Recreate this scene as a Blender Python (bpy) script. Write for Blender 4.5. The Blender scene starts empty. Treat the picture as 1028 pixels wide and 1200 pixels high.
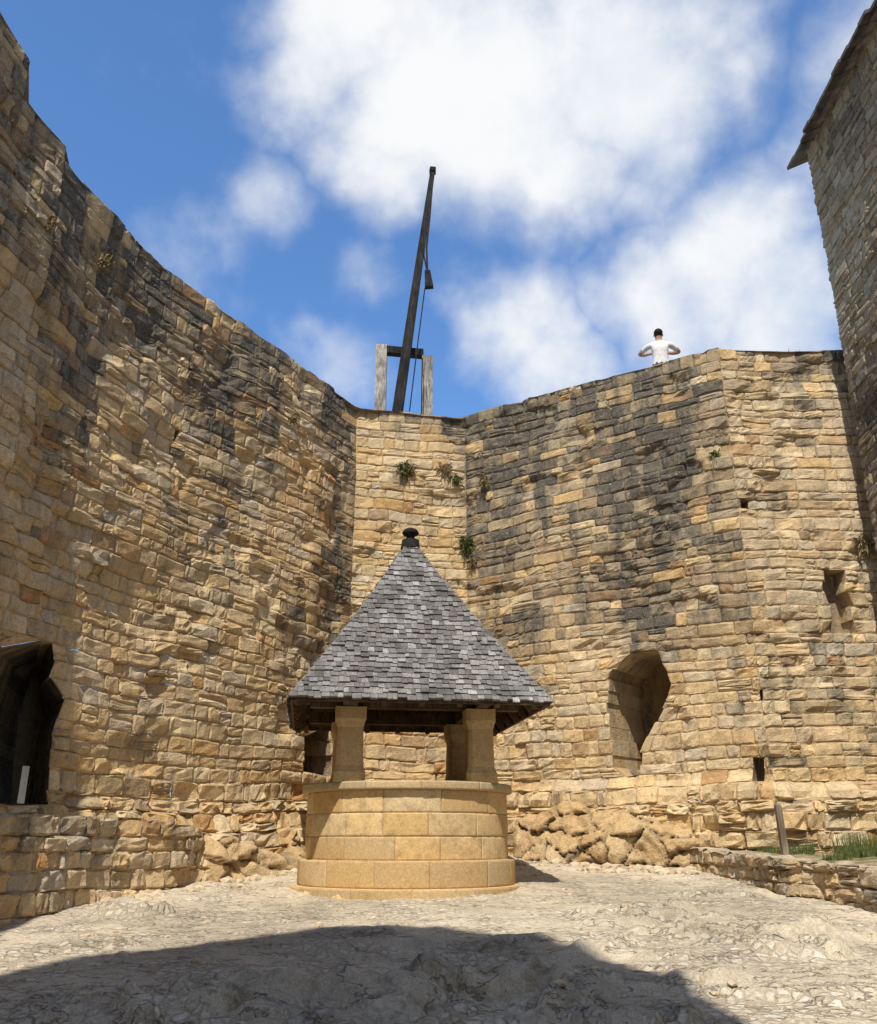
import bpy, math, random, bmesh
import numpy as np
from mathutils import Vector, Matrix
rng = np.random.default_rng(7)
random.seed(7)
F = 1050.0; PITCH = math.radians(20.1); EYE = 1.6
SP, CP = math.sin(PITCH), math.cos(PITCH)
SUN_EL = 56.5; SUN_AZ = -8.0   # azimuth: degrees to the right of straight-behind
ZT = 9.9
scene = bpy.context.scene

def ray(u, v):
    cx = (u-514)/F; cy = (600-v)/F
    return np.array([cx, CP-cy*SP, SP+cy*CP])
def at_z(u, v, z):
    d = ray(u, v); t = (z-EYE)/d[2]; return d[0]*t, d[1]*t
def at_y(u, v, y):
    d = ray(u, v); t = y/d[1]; return Vector((d[0]*t, y, EYE+d[2]*t))
def at_ground(u, v):
    d = ray(u, v); t = EYE/(0.082*d[1]-d[2]); return d[0]*t, d[1]*t

# ---------- numpy value noise
def _h(ix, iy, iz):
    n = (ix.astype(np.int64)*73856093) ^ (iy.astype(np.int64)*19349663) ^ (iz.astype(np.int64)*83492791)
    n = (n ^ (n >> 13))*1274126177 & 0x7fffffff
    n = (n ^ (n >> 16))*668265263 & 0x7fffffff
    return (n & 0xffffff)/float(0xffffff)
def vn(x, y, z=0.0):
    x = np.asarray(x, float); y = np.asarray(y, float); z = np.asarray(z, float)
    x, y, z = np.broadcast_arrays(x, y, z)
    xi, yi, zi = np.floor(x), np.floor(y), np.floor(z)
    fx, fy, fz = x-xi, y-yi, z-zi
    fx = fx*fx*(3-2*fx); fy = fy*fy*(3-2*fy); fz = fz*fz*(3-2*fz)
    def L(a, b, t): return a+(b-a)*t
    c = lambda a, b, d: _h(xi+a, yi+b, zi+d)
    return L(L(L(c(0,0,0), c(1,0,0), fx), L(c(0,1,0), c(1,1,0), fx), fy),
             L(L(c(0,0,1), c(1,0,1), fx), L(c(0,1,1), c(1,1,1), fx), fy), fz)
def fbm(x, y, z=0.0, o=4):
    a = 0.5; r = 0; t = 0; f = 1.0
    for i in range(o):
        r = r+a*vn(np.asarray(x)*f+i*17.3, np.asarray(y)*f-i*9.1, np.asarray(z)*f+i*5.7); t += a; a *= .5; f *= 2.03
    return r/t
def sm(x, a, b):
    t = np.clip((np.asarray(x, float)-a)/(b-a), 0, 1); return t*t*(3-2*t)
def sms(x, a, b):
    t = (x-a)/(b-a); t = 0. if t < 0 else (1. if t > 1 else t); return t*t*(3-2*t)
class Tab:   # tabulated 2-D field, bilinear
    def __init__(s, fn, a, b, c, d, st=.05):
        s.a, s.c, s.st = a, c, st
        A = np.arange(a, b+2*st, st); C = np.arange(c, d+2*st, st)
        S, Z = np.meshgrid(A, C, indexing='ij'); s.T = fn(S, Z); s.n, s.m = s.T.shape
    def __call__(s, S, Z):
        x = np.clip((np.asarray(S, float)-s.a)/s.st, 0, s.n-1.001); y = np.clip((np.asarray(Z, float)-s.c)/s.st, 0, s.m-1.001)
        i = x.astype(int); j = y.astype(int); fx = x-i; fy = y-j; T = s.T
        return (T[i,j]*(1-fx)+T[i+1,j]*fx)*(1-fy)+(T[i,j+1]*(1-fx)+T[i+1,j+1]*fx)*fy

# ---------- materials
def newmat(name):
    m = bpy.data.materials.new(name); m.use_nodes = True
    nt = m.node_tree; b = nt.nodes['Principled BSDF']; b.inputs['Roughness'].default_value = .9
    b.inputs['Specular IOR Level'].default_value = .15
    return m, nt, b
def N(nt, t, **k):
    n = nt.nodes.new(t)
    for a, b in k.items(): setattr(n, a, b)
    return n
def noise(nt, vec, scale, detail=4, rough=.55):
    n = N(nt, 'ShaderNodeTexNoise'); n.inputs['Scale'].default_value = scale
    n.inputs['Detail'].default_value = detail; n.inputs['Roughness'].default_value = rough
    nt.links.new(vec, n.inputs['Vector']); return n.outputs['Fac']
def ramp(nt, fac, stops, interp='LINEAR'):
    r = N(nt, 'ShaderNodeValToRGB'); r.color_ramp.interpolation = interp
    e = r.color_ramp.elements
    while len(e) < len(stops): e.new(0.5)
    for i, (p, c) in enumerate(stops):
        e[i].position = p; e[i].color = (*c, 1) if len(c) == 3 else c
    nt.links.new(fac, r.inputs['Fac']); return r.outputs['Color']
def mix(nt, fac, a, b, mode='MIX'):
    m = N(nt, 'ShaderNodeMix', data_type='RGBA', blend_type=mode)
    for sock, val in ((m.inputs[0], fac), (m.inputs[6], a), (m.inputs[7], b)):
        if hasattr(val, 'links'): nt.links.new(val, sock)
        else: sock.default_value = val if isinstance(val, (int, float)) else (*val, 1)
    return m.outputs[2]
def math_(nt, op, a, b=0.0, c=0.0, clamp=False):
    m = N(nt, 'ShaderNodeMath', operation=op, use_clamp=clamp)
    for i, val in enumerate((a, b, c)):
        if hasattr(val, 'links'): nt.links.new(val, m.inputs[i])
        else: m.inputs[i].default_value = val
    return m.outputs[0]
def maprange(nt, v, a, b, c=0., d=1., smooth=True):
    m = N(nt, 'ShaderNodeMapRange'); m.interpolation_type = 'SMOOTHSTEP' if smooth else 'LINEAR'
    nt.links.new(v, m.inputs[0])
    for i, x in enumerate((a, b, c, d)): m.inputs[i+1].default_value = x
    return m.outputs[0]
def bump(nt, bs, h, strength, dist):
    n = N(nt, 'ShaderNodeBump'); n.inputs['Strength'].default_value = strength
    n.inputs['Distance'].default_value = dist; nt.links.new(h, n.inputs['Height'])
    nt.links.new(n.outputs[0], bs.inputs['Normal'])

def stone_material(name, stops, mortar, darkc, bumpd=.02, grey=(.47,.43,.36), specks=True, streaks=False):
    m, nt, b = newmat(name)
    at = N(nt, 'ShaderNodeAttribute', attribute_name='sc')
    sep = N(nt, 'ShaderNodeSeparateColor'); nt.links.new(at.outputs['Color'], sep.inputs[0])
    R, G, B = sep.outputs[0], sep.outputs[1], sep.outputs[2]; A = at.outputs['Alpha']
    pos = N(nt, 'ShaderNodeNewGeometry').outputs['Position']
    n2 = noise(nt, pos, 7, 4, .68); n3 = noise(nt, pos, 42, 3, .7)
    base = ramp(nt, R, stops)
    base = mix(nt, A, base, grey)
    v = maprange(nt, n2, .3, .7, .66, 1.22, False)
    base = mix(nt, 1.0, base, v, 'MULTIPLY')
    v3 = maprange(nt, n3, .3, .7, .78, 1.18, False)
    base = mix(nt, 1.0, base, v3, 'MULTIPLY')
    base = mix(nt, math_(nt, 'MULTIPLY', B, .8), base, mortar)
    d = math_(nt, 'ADD', G, math_(nt, 'MULTIPLY', math_(nt, 'SUBTRACT', n2, .5), 1.6))
    if streaks:
        mp = N(nt, 'ShaderNodeMapping'); mp.inputs['Scale'].default_value = (1,1,.16); nt.links.new(pos, mp.inputs[0])
        ns = noise(nt, mp.outputs[0], 3.2, 4, .6)
        d = math_(nt, 'ADD', d, maprange(nt, ns, .42, .75, -.08, .55, False))
    d = maprange(nt, d, .1, 1.0, 0, .95, False)
    dk = ramp(nt, n3, [(.3, tuple(c*.55 for c in darkc)), (.55, darkc), (.72, tuple(c*1.9 for c in darkc))])
    base = mix(nt, d, base, dk)
    if specks:
        n4 = noise(nt, pos, 17, 2, .5)
        base = mix(nt, maprange(nt, n4, .66, .72, 0, .6), base, (.46,.45,.40))
        base = mix(nt, maprange(nt, n4, .34, .27, 0, .6), base, (.15,.125,.09))
    nt.links.new(base, b.inputs['Base Color'])
    h = math_(nt, 'ADD', math_(nt, 'MULTIPLY', n3, .45), n2)
    bump(nt, b, h, .9, bumpd)
    return m

OCHRE = [(0, (.48,.27,.105)), (.2, (.62,.405,.185)), (.45, (.70,.495,.25)), (.7, (.65,.485,.275)), (.88, (.76,.60,.36)), (1, (.54,.42,.28))]
M_WALL = stone_material('wall_masonry', OCHRE, (.44,.33,.20), (.105,.096,.08), .03, grey=(.52,.46,.37), streaks=True)
M_BLD = stone_material('building_masonry', [(0,(.26,.18,.10)),(.5,(.36,.28,.17)),(1,(.44,.36,.24))], (.26,.2,.13), (.085,.075,.062), .03)
M_WELL = stone_material('well_ashlar', [(0,(.60,.39,.165)),(.5,(.67,.455,.21)),(1,(.72,.52,.27))], (.44,.31,.17), (.22,.17,.11), .004, (.56,.5,.37), specks=False)
M_ROCK = stone_material('bedrock', [(0,(.48,.29,.12)),(.5,(.62,.43,.22)),(1,(.66,.52,.32))], (.3,.24,.16), (.13,.11,.08), .06)

# ---------- mesh accumulation
class MB:
    def __init__(s): s.v = []; s.f = []; s.c = []; s.n = 0
    def grid(s, P, col):
        a, b = P.shape[:2]
        idx = (np.arange(a*b).reshape(a, b)+s.n)
        q = np.stack([idx[:-1,:-1], idx[1:,:-1], idx[1:,1:], idx[:-1,1:]], -1).reshape(-1, 4)
        s.v.append(P.reshape(-1, 3)); s.f.append(q); s.c.append(np.broadcast_to(col, (a, b, 4)).reshape(-1, 4)); s.n += a*b
    def obj(s, name, mat, smooth=True, flip=False):
        V = np.concatenate(s.v); Fc = np.concatenate(s.f); C = np.concatenate(s.c)
        if flip: Fc = Fc[:, ::-1]
        me = bpy.data.meshes.new(name)
        me.vertices.add(len(V)); me.vertices.foreach_set('co', V.ravel())
        me.loops.add(len(Fc)*4); me.loops.foreach_set('vertex_index', Fc.ravel())
        me.polygons.add(len(Fc)); me.polygons.foreach_set('loop_start', np.arange(len(Fc))*4)
        me.update(calc_edges=True)
        me.polygons.foreach_set('use_smooth', np.full(len(Fc), smooth))
        ca = me.color_attributes.new('sc', 'FLOAT_COLOR', 'POINT'); ca.data.foreach_set('color', C.astype(np.float32).ravel())
        me.validate(); me.materials.append(mat)
        o = bpy.data.objects.new(name, me); scene.collection.objects.link(o); return o

class Path:
    def __init__(s, pts, nsm=.15, step=.03):
        pts = np.array(pts, float); seg = np.linalg.norm(np.diff(pts, axis=0), axis=1)
        cs = np.r_[0, np.cumsum(seg)]; s.L = cs[-1]; s.knots = cs
        s.S = np.arange(0, s.L+step, step); s.S[-1] = s.L
        s.X = np.interp(s.S, cs, pts[:,0]); s.Y = np.interp(s.S, cs, pts[:,1])
        a = lambda q: np.stack([np.interp(q, cs, pts[:,0]), np.interp(q, cs, pts[:,1])], -1)
        t = a(np.minimum(s.S+nsm, s.L))-a(np.maximum(s.S-nsm, 0)); t /= np.linalg.norm(t, axis=1)[:,None]
        s.nx, s.ny = t[:,1], -t[:,0]
    def P(s, S, Z, off):
        S, Z, off = np.broadcast_arrays(S, Z, off)
        x = np.interp(S, s.S, s.X); y = np.interp(S, s.S, s.Y)
        nx = np.interp(S, s.S, s.nx); ny = np.interp(S, s.S, s.ny)
        return np.stack([x+nx*off, y+ny*off, Z], -1)
    def hit(s, u, v):
        d = ray(u, v); k = s.Y*d[0]/d[1]-s.X
        i = np.argmin(np.where(s.Y > 1, np.abs(k), 1e9))
        return s.S[i], EYE+d[2]/d[1]*s.Y[i]

def interval(poly, z):
    xs = []
    n = len(poly)
    for i in range(n):
        (x0, z0), (x1, z1) = poly[i], poly[(i+1) % n]
        if (z0 <= z) != (z1 <= z): xs.append(x0+(x1-x0)*(z-z0)/(z1-z0))
    return (min(xs), max(xs)) if len(xs) >= 2 else None

WARP = Tab(lambda S, Z: 2*(vn(S*.35, Z*.4, 3.3)-.5)+.9*(vn(S*1.6, Z*.9, 8.3)-.5), 0, 30, 0, 14, .08)
def masonry(mb, path, s0, s1, zbot, topf, hf, wf, offf, colf, openings=(), gap=.012, m=.015, prot=.012, rough=.008,
            warp=.07, breaks=(), ztop=None, minw=.1, chip=.007, protf=None, R=None, split=.09, jit=.38, ojit=.012):
    R = R or rng
    zmax = ztop
    def W(S, Z):
        if warp == 0: return Z
        return Z+warp*WARP(S, Z)*sm(zmax-Z, 0.0, 1.2)
    z = zbot; rec = {k: [] for k in range(len(openings))}
    while z < zmax-.02:
        h = hf(z, R); z1 = z+h
        if zmax-z1 < .09: z1 = zmax
        zm = (z+z1)/2
        blocks = []
        for k, o in enumerate(openings):
            iv = interval(o['poly'], zm)
            if iv:
                j0, j1 = R.normal(0, ojit, 2)
                i0 = interval(o['poly'], z+.001) or iv; i1 = interval(o['poly'], z1-.001) or iv
                if i0[1]-i0[0] < .05: i0 = iv
                if i1[1]-i1[0] < .05: i1 = iv
                a0, b0, a1, b1 = i0[0]+j0, i0[1]+j1, i1[0]+j0, i1[1]+j1
                blocks.append((a0, b0, a1, b1)); rec[k].append([z, z1, a0, b0, a1, b1])
        segs = [((s0, s0), (s1, s1))]
        for a0, b0, a1, b1 in blocks:
            new = []
            for p, q in segs:
                if (b0+b1)/2 <= p[0] or (a0+a1)/2 >= q[0]: new.append((p, q)); continue
                if a0 > p[0]: new.append((p, (a0, a1)))
                if b0 < q[0]: new.append(((b0, b1), q))
            segs = new
        for br in breaks:
            new = []
            for p, q in segs:
                if p[0]+.05 < br < q[0]-.05: new += [(p, (br, br)), ((br, br), q)]
                else: new.append((p, q))
            segs = new
        for p, q in segs:
            x = p[0]
            pd = p[1]-p[0]; qd = q[1]-q[0]; Lt = q[0]-p[0]
            while x < q[0]-1e-4:
                w = wf(zm, R)
                if q[0]-(x+w) < minw: w = q[0]-x
                xe = x+w; xm = (x+xe)/2
                top = topf(xm)
                if z < top-.03:
                    zc = min(z1, top)
                    if top-zc < .06 and zc < top: zc = top
                    parts = [(z, zc)]
                    if zc-z > .15 and R.random() < split: zz = z+(zc-z)*R.uniform(.4, .6); parts = [(z, zz), (zz, zc)]
                    for (za, zb) in parts:
                        g = gap*R.uniform(.5, 1.9)
                        Lw = xe-x; H = zb-za
                        e = min(.022, Lw*.2, H*.2)
                        xs = np.array([0, g, g+e, Lw*.36, Lw*.64, Lw-g-e, Lw-g, Lw])
                        zs = np.array([0, g, g+e, H*.5, H-g-e, H-g, H])
                        SS, ZZ = np.meshgrid(xs, zs, indexing='ij')
                        dep = np.full(SS.shape, -m)
                        pf = protf(xm, zm) if protf else 1.0
                        pr = R.uniform(-.5, 1)*prot*pf
                        rr = rough*pf
                        inner = R.normal(0, rr*.5, SS.shape)+pr+(ZZ/H-.5)*R.normal(0, prot*.5*pf)+(SS/Lw-.5)*R.normal(0, prot*.7*pf)
                        dep[1:-1, 1:-1] = inner[1:-1, 1:-1]-chip*.5
                        dep[2:-2, 2:-2] = inner[2:-2, 2:-2]+chip*.5
                        js = R.normal(0, g*jit, SS.shape); jz = R.normal(0, g*jit, SS.shape)
                        js[[0,-1],:] = 0; js[:,[0,-1]] = 0; jz[[0,-1],:] = 0; jz[:,[0,-1]] = 0
                        c = chip*1.2*R.uniform(.2, 2.0, 4)*(1 if pf < 2 else 2.2)
                        for (i, j), cc in zip(((1,1),(1,-2),(-2,1),(-2,-2)), c):
                            js[i,j] += cc*(1 if i == 1 else -1); jz[i,j] += cc*(1 if j == 1 else -1); dep[i,j] -= cc*.5
                        SSg = x+SS+js; ZZg = za+ZZ+jz
                        if pd or qd:
                            fz = (ZZg-z)/(z1-z)
                            wl = np.clip(1-(SSg-p[0])/min(.6, Lt), 0, 1); wr = np.clip(1-(q[0]-SSg)/min(.6, Lt), 0, 1)
                            SSg = SSg+fz*(pd*wl+qd*wr)
                        P = path.P(SSg, W(SSg, ZZg), dep+offf(SSg, ZZg))
                        r, dk, gr = colf(xm, (za+zb)/2, R)
                        col = np.zeros(SS.shape+(4,)); col[..., 0] = r; col[..., 1] = dk; col[..., 3] = gr
                        col[[0,-1],:,2] = 1; col[:,[0,-1],2] = 1
                        mb.grid(P, col)
                x = xe
        z = z1
    for k, o in enumerate(openings):
        rs = rec[k]
        if not rs: continue
        D = o['D']; spl = o.get('splay', 0)
        zlo, zhi = rs[0][0], rs[-1][1]
        scf = np.mean([(r_[2]+r_[3])/2 for r_ in rs]); sc = scf+o.get('shift', 0)
        def bk(s_): return sc+(s_-scf)*(1-spl)
        dkb = o.get('dark', .2)  # recess shade painted into the stone colour of the opening's sides and back
        def quad(pts, r, dk, lo=0, hi=1):
            A, B_ = pts
            n = 6
            t = np.linspace(lo, hi, n)[:, None]; w = np.linspace(0, 1, 2)[None, :]
            S0 = A[0]*(1-w)+B_[0]*w; Z = A[1]*(1-w)+B_[1]*w+0*t
            S = S0+(bk(S0)-S0)*t
            off = (offf(S0, Z)-m)*(1-t)-D*t
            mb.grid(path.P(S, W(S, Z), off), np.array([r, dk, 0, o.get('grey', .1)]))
        for i, (a0, a1, sa0, sb0, sa1, sb1) in enumerate(rs):
            for e, e1 in ((sa0, sa1), (sb0, sb1)):
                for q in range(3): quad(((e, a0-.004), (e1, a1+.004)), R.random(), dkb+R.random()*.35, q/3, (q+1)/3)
            if i+1 < len(rs):
                for e, f_ in ((sa1, rs[i+1][2]), (sb1, rs[i+1][3])):
                    if abs(e-f_) > 1e-3:
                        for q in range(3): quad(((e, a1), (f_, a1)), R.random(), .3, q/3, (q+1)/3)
        for (zz, a, b) in ((zlo, rs[0][2], rs[0][3]), (zhi, rs[-1][4], rs[-1][5])): quad(((a-.01, zz), (b+.01, zz)), .5, .3)
        smin = min(min(bk(r_[2]), bk(r_[4])) for r_ in rs)-.15; smax = max(max(bk(r_[3]), bk(r_[5])) for r_ in rs)+.15
        def plate(sa, sb, za, zb):
            S = np.array([[sa, sa], [sb, sb]]); Z = np.array([[za, zb], [za, zb]])
            mb.grid(path.P(S, W(S, Z), -D+.004), np.array([.3, max(.5, dkb), 0, .3]))  # back of the opening coloured dark to stand in for depth shade
        if o.get('slit'):
            ws = o['slit']; za, zb = zlo-.02, zhi-o.get('slit_top', .5)
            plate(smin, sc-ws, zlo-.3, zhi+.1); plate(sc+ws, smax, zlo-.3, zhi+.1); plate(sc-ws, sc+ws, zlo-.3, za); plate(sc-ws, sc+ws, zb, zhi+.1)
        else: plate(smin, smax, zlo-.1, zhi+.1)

# ---------- main courtyard wall path
def catmull(p, n=12):
    p = np.array(p, float); out = []
    for i in range(1, len(p)-2):
        for t in np.linspace(0, 1, n, endpoint=False):
            a, b, c, d = p[i-1], p[i], p[i+1], p[i+2]
            out.append(.5*((2*b)+(-a+c)*t+(2*a-5*b+4*c-d)*t*t+(-a+3*b-3*c+d)*t**3))
    out.append(p[-2]); return out
leftp = [at_z(*q, ZT) for q in ((0,88),(80,190),(140,262),(200,320),(265,366),(330,412),(420,478))]
pA = [(-5.0,-4.0),(-5.05,0.0),(-5.1,4.0)]+leftp
pA = catmull([pA[0]]+pA+[ (leftp[-1][0]+.6, leftp[-1][1]+1.2) ])
c2 = at_z(545,490,ZT); c3 = at_z(842,408,ZT); c4 = at_z(985,410,ZT)
d4 = np.array(c4)-np.array(c3)
c5 = tuple(np.array(c3)+d4*1.7)
allp = list(pA)+[c2, c3, c5]
WP = Path(allp)
sK = WP.knots
s_c1, s_c2, s_c3 = sK[-4], sK[-3], sK[-2]
s_step1 = WP.hit(30, 110)[0]; s_step2 = WP.hit(78, 185)[0]
def topf(s):
    t = ZT+.05*(float(vn(s*1.1, 4.2))-.5)
    if s < s_step1: t += .75
    elif s < s_step2: t += .2
    return t
def _wall_off(S, Z):
    o = (fbm(S*.7, Z*.7, 2.2)-.5)*.22+(vn(S*2.6, Z*2.6, 5.2)-.5)*.03
    right = sm(S, s_c2+.3, s_c2+1.3)
    lip = 2.42+.22*(vn(S*1.1, 4.4)-.5)
    o = o+right*(1-sm(Z, lip-.12, lip+.12))*(.05+.30*fbm(S*1.1, Z*1.6, 1.0))
    left = 1-sm(S, s_c1-1.0, s_c1)
    o = o+left*(1-sm(Z, 1.4, 2.3))*(.08+.34*fbm(S*1.1, Z*1.5, 6.0))
    # worn, spalled zones
    o = o-.07*sm(fbm(S*1.5, Z*1.5, 71.0), .60, .68)
    return o
Lw_ = WP.L+.2
wall_off = Tab(_wall_off, 0, Lw_, 0, 11)
T1 = Tab(lambda S, Z: fbm(S*.7, Z*.5, 11.0), 0, Lw_, 0, 11, .1); T2 = Tab(lambda S, Z: fbm(S*2.4, Z*.4, 15.0), 0, Lw_, 0, 11, .1)
T3 = Tab(lambda S, Z: fbm(S*.9, Z*1.1, 19.0), 0, Lw_, 0, 11, .1); T4 = Tab(lambda S, Z: sm(fbm(S*.8, Z*.8, 60.), .52, .7), 0, Lw_, 0, 11, .1)
def clip(x, a, b): return a if x < a else (b if x > b else x)
def wall_col(s, z, R):
    n = float(T1(s, z)); n2 = float(T2(s, z)); n3 = float(T3(s, z))
    r = clip(R.normal(.5+(n3-.5)*.7, .22), 0, 1); g = clip(R.normal(.10, .16), 0, 1)
    if s < s_c1:
        near = 1-sms(s, s_step2-.6, s_c1-1.8)
        band = sms(z, 7.4-1.8*near, 9.3-near*.8)
        d = band*(.52+.36*near)+(n-.5)*1.5+(n2-.5)*1.6*sms(z, 3.5, 7)-.06
        d += .34*sms(s, s_c1-2.2, s_c1-.6)*sms(z, 4.8, 6.2)
        d += .16*near*sms(z, 4.5, 8)
        if z < 3: g *= .6
    elif s < s_c2:
        d = .6*sms(z, 8.9, 9.5)+(n-.5)*.9+(n2-.5)*.7-.14
    elif s < s_c3:
        a = (s-s_c2)/(s_c3-s_c2)
        edge = 5.2-.8*a+1.2*(n3-.5)
        d = .72*sms(z, edge-.8, edge+.8)+(n-.5)*1.1+(n2-.5)*.5-.06
        if a < .5 and 5.6 < z < 8.2: d -= .34*sms(n2, .42, .56)
        g += .10
        if z < 4: d -= .08
        if z < 2.4: g *= .3
    else:
        d = .55*sms(z, 8.7, 9.6)+(n-.5)*1.2+(n2-.5)*1.1+.02
        g += .22
        if z < 3.6: g -= .2
    d += R.normal(0, .14)
    if R.random() < .05: d += .35
    if R.random() < .10: d -= .5; r = clip(R.normal(.6, .25), 0, 1); g = 0
    return r, clip(d, 0, 1), clip(g, 0, .8)
def hf(z, R):
    if z < 2.4: return R.uniform(.14, .28)
    return R.uniform(.135, .25)
def wf(z, R):
    if z < 2.4: return R.uniform(.16, .6)
    return R.choice([R.uniform(.16,.34), R.uniform(.26,.62)])
def protf(s, z): return 1.0+3.0*(1-sms(z, 1.9, 2.6))+(.15 if s < s_c1 else 0)+1.0*float(T4(s, z))
def opn(pix, **k): return dict(poly=[WP.hit(*p) for p in pix], **k)
sw, _ = WP.hit(25, 850)
Dl = 1.4
cand = [(abs((WP.P(s, 0, -Dl)[0]/WP.P(s, 0, -Dl)[1])-ray(32,900)[0]/ray(32,900)[1]), s) for s in np.arange(sw, s_c1, .03)]
s_slit = min(cand)[1]
win_l = opn([(-24,950),(-24,790),(-2,768),(10,750),(64,750),(69,772),(62,795),(76,812),(64,850),(54,950)], D=Dl, splay=.75, slit=.045, slit_top=1.25, dark=.62)  # high dark value paints the deep interior shade
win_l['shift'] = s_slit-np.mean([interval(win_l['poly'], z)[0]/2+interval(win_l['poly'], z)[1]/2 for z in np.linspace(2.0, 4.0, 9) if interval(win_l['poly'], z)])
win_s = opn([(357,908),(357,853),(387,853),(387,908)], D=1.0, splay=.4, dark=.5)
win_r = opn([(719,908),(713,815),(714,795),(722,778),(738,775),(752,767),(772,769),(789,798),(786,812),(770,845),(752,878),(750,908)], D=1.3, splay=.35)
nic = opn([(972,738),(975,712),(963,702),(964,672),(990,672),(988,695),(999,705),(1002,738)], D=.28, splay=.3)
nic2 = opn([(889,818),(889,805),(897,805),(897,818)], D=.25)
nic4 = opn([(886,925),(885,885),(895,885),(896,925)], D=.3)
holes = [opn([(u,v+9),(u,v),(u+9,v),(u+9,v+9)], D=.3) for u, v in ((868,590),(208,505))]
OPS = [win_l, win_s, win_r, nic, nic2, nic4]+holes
mb = MB()
S_START = 5.0
masonry(mb, WP, S_START, WP.L, 0.0, topf, hf, wf, wall_off, wall_col, OPS, breaks=(s_c1, s_c2, s_c3, s_step1, s_step2), ztop=ZT+.76, protf=protf, ojit=.022)
def strip(path, sa, sb, prof, col, step=.15, jit=.02):
    SS = np.arange(sa, sb+step, step); SS[-1] = sb
    Pm = np.zeros((len(SS), len(prof), 3))
    for i, s in enumerate(SS):
        for j, (o, zz) in enumerate(prof):
            zv = zz(s) if callable(zz) else zz
            Pm[i, j] = path.P(s, zv, o)[()]
    Pm[..., 2] += (vn(Pm[...,0]*6, Pm[...,1]*6)-.5)*jit
    mb.grid(Pm, np.array(col))
tf = lambda s: topf(s)-.015
strip(WP, 0, WP.L, [(-.012, tf), (-.2, tf), (-.45, tf), (-.45, 9.3), (-1.5, 9.3), (-2.8, 9.3), (-2.8, 7.0), (-2.8, 4.9)], (.5,.55,0,.4))
for (a, b) in ((0, sw+.5), (s_c1-.3, WP.L)):
    strip(WP, a, b, [(-2.8, 4.9), (-2.8, 1.2), (-2.8, -.5)], (.5,.3,0,.2))
strip(WP, 0, S_START, [(0, tf), (0, 5.), (0, -.2)], (.5,.3,0,.3))
castle_wall = mb.obj('castle_wall', M_WALL, smooth=False)
# added backdrop wall: hides the sky so the arrow slit shows pale grey
OP = Path([(-9.8, 26.0), (-9.6, 14.0), (-11.5, 6.0)]); mb = MB()
SSo = np.linspace(0, OP.L, 40); Pm = np.stack([OP.P(SSo, np.full(40, z_), np.full(40, o_)) for o_, z_ in ((0,-1),(0,1.5),(0,4.2),(-.8,4.2),(-.8,-1))], 1)
mb.grid(Pm, np.array([.6,.2,0,.7])); mb.obj('slit_backdrop', M_WALL, smooth=False)

# ---------- stone ledge at foot of left wall
sL0 = S_START; sL1 = WP.hit(222, 1000)[0]
mb = MB()
ltop = lambda s: 1.86-.10*float(sm(s, sL1-1.5, sL1))
loff = Tab(lambda S, Z: .40+(fbm(S*.9, Z*.9, 7)-.5)*.2-.22*sm(S, sL1-.8, sL1), 0, Lw_, 0, 3)
masonry(mb, WP, sL0, sL1, 0.2, ltop, lambda z, R: R.uniform(.14, .25), lambda z, R: R.uniform(.16, .52), loff,
        lambda s, z, R: (clip(R.normal(.55,.25),0,1), clip(.05+R.normal(0,.15)+(.35 if z > 1.7 else 0),0,1), clip(R.normal(.25,.2),0,.8)),
        ztop=1.86, prot=.04, rough=.018, chip=.014)
SS = np.arange(sL0, sL1, .1)
Pm = np.stack([WP.P(SS, np.array([ltop(s)-.02 for s in SS]), loff(SS, 1.8+0*SS)-.02), WP.P(SS, np.array([ltop(s)+.0 for s in SS]), np.full(len(SS), -.05))], 1)
mb.grid(Pm, np.array([.5,.4,0,.4]))
Pm = np.stack([WP.P(np.full(3, sL1), np.linspace(.2, 1.75, 3), np.full(3, .16)), WP.P(np.full(3, sL1), np.linspace(.2, 1.75, 3), np.full(3, -.05))], 1)
mb.grid(Pm, np.array([.5,.3,0,.4]))
mb.obj('stone_ledge', M_WALL, smooth=False)

# ---------- building on the right
ey = 13.66
BZ = EYE+ray(945,178)[2]/ray(945,178)[1]*ey
ex = ray(945,178)[0]/ray(945,178)[1]*ey
bx2, by2 = at_z(1028, 22, BZ)
bd = np.array([bx2-ex, by2-ey]); bd /= np.linalg.norm(bd)
BP = Path([(ex+4.5, ey+.3), (ex, ey), (ex+bd[0]*8, ey+bd[1]*8), (ex+bd[0]*18, ey+bd[1]*18)])
mb = MB()
sB = BP.knots[1]
TB = Tab(lambda S, Z: fbm(S*.8, Z*.6, 31.0), 0, 23, 0, 15, .1); TBo = Tab(lambda S, Z: (fbm(S*.6, Z*.6, 40)-.5)*.12, 0, 23, 0, 15, .1)
def bcol(s, z, R):
    n = float(TB(s, z))
    return clip(R.normal(.5,.25),0,1), clip(.26+(n-.5)*1.6+.3*sms(z, 10, 7)+R.normal(0,.14),0,1), clip(R.normal(.15,.15),0,.7)
masonry(mb, BP, 0, sB+9, 0, lambda s: BZ, lambda z, R: R.uniform(.12,.24), lambda z, R: R.uniform(.18,.5), TBo, bcol, ztop=BZ, breaks=(sB,), prot=.02, rough=.014)
strip(BP, sB+9, BP.L, [(0, BZ), (0, 0)], (.5,.4,0,.3))
bld = mb.obj('walls', M_BLD, smooth=False)
bempty = bpy.data.objects.new('castle_building', None); scene.collection.objects.link(bempty); bld.parent = bempty

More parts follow.
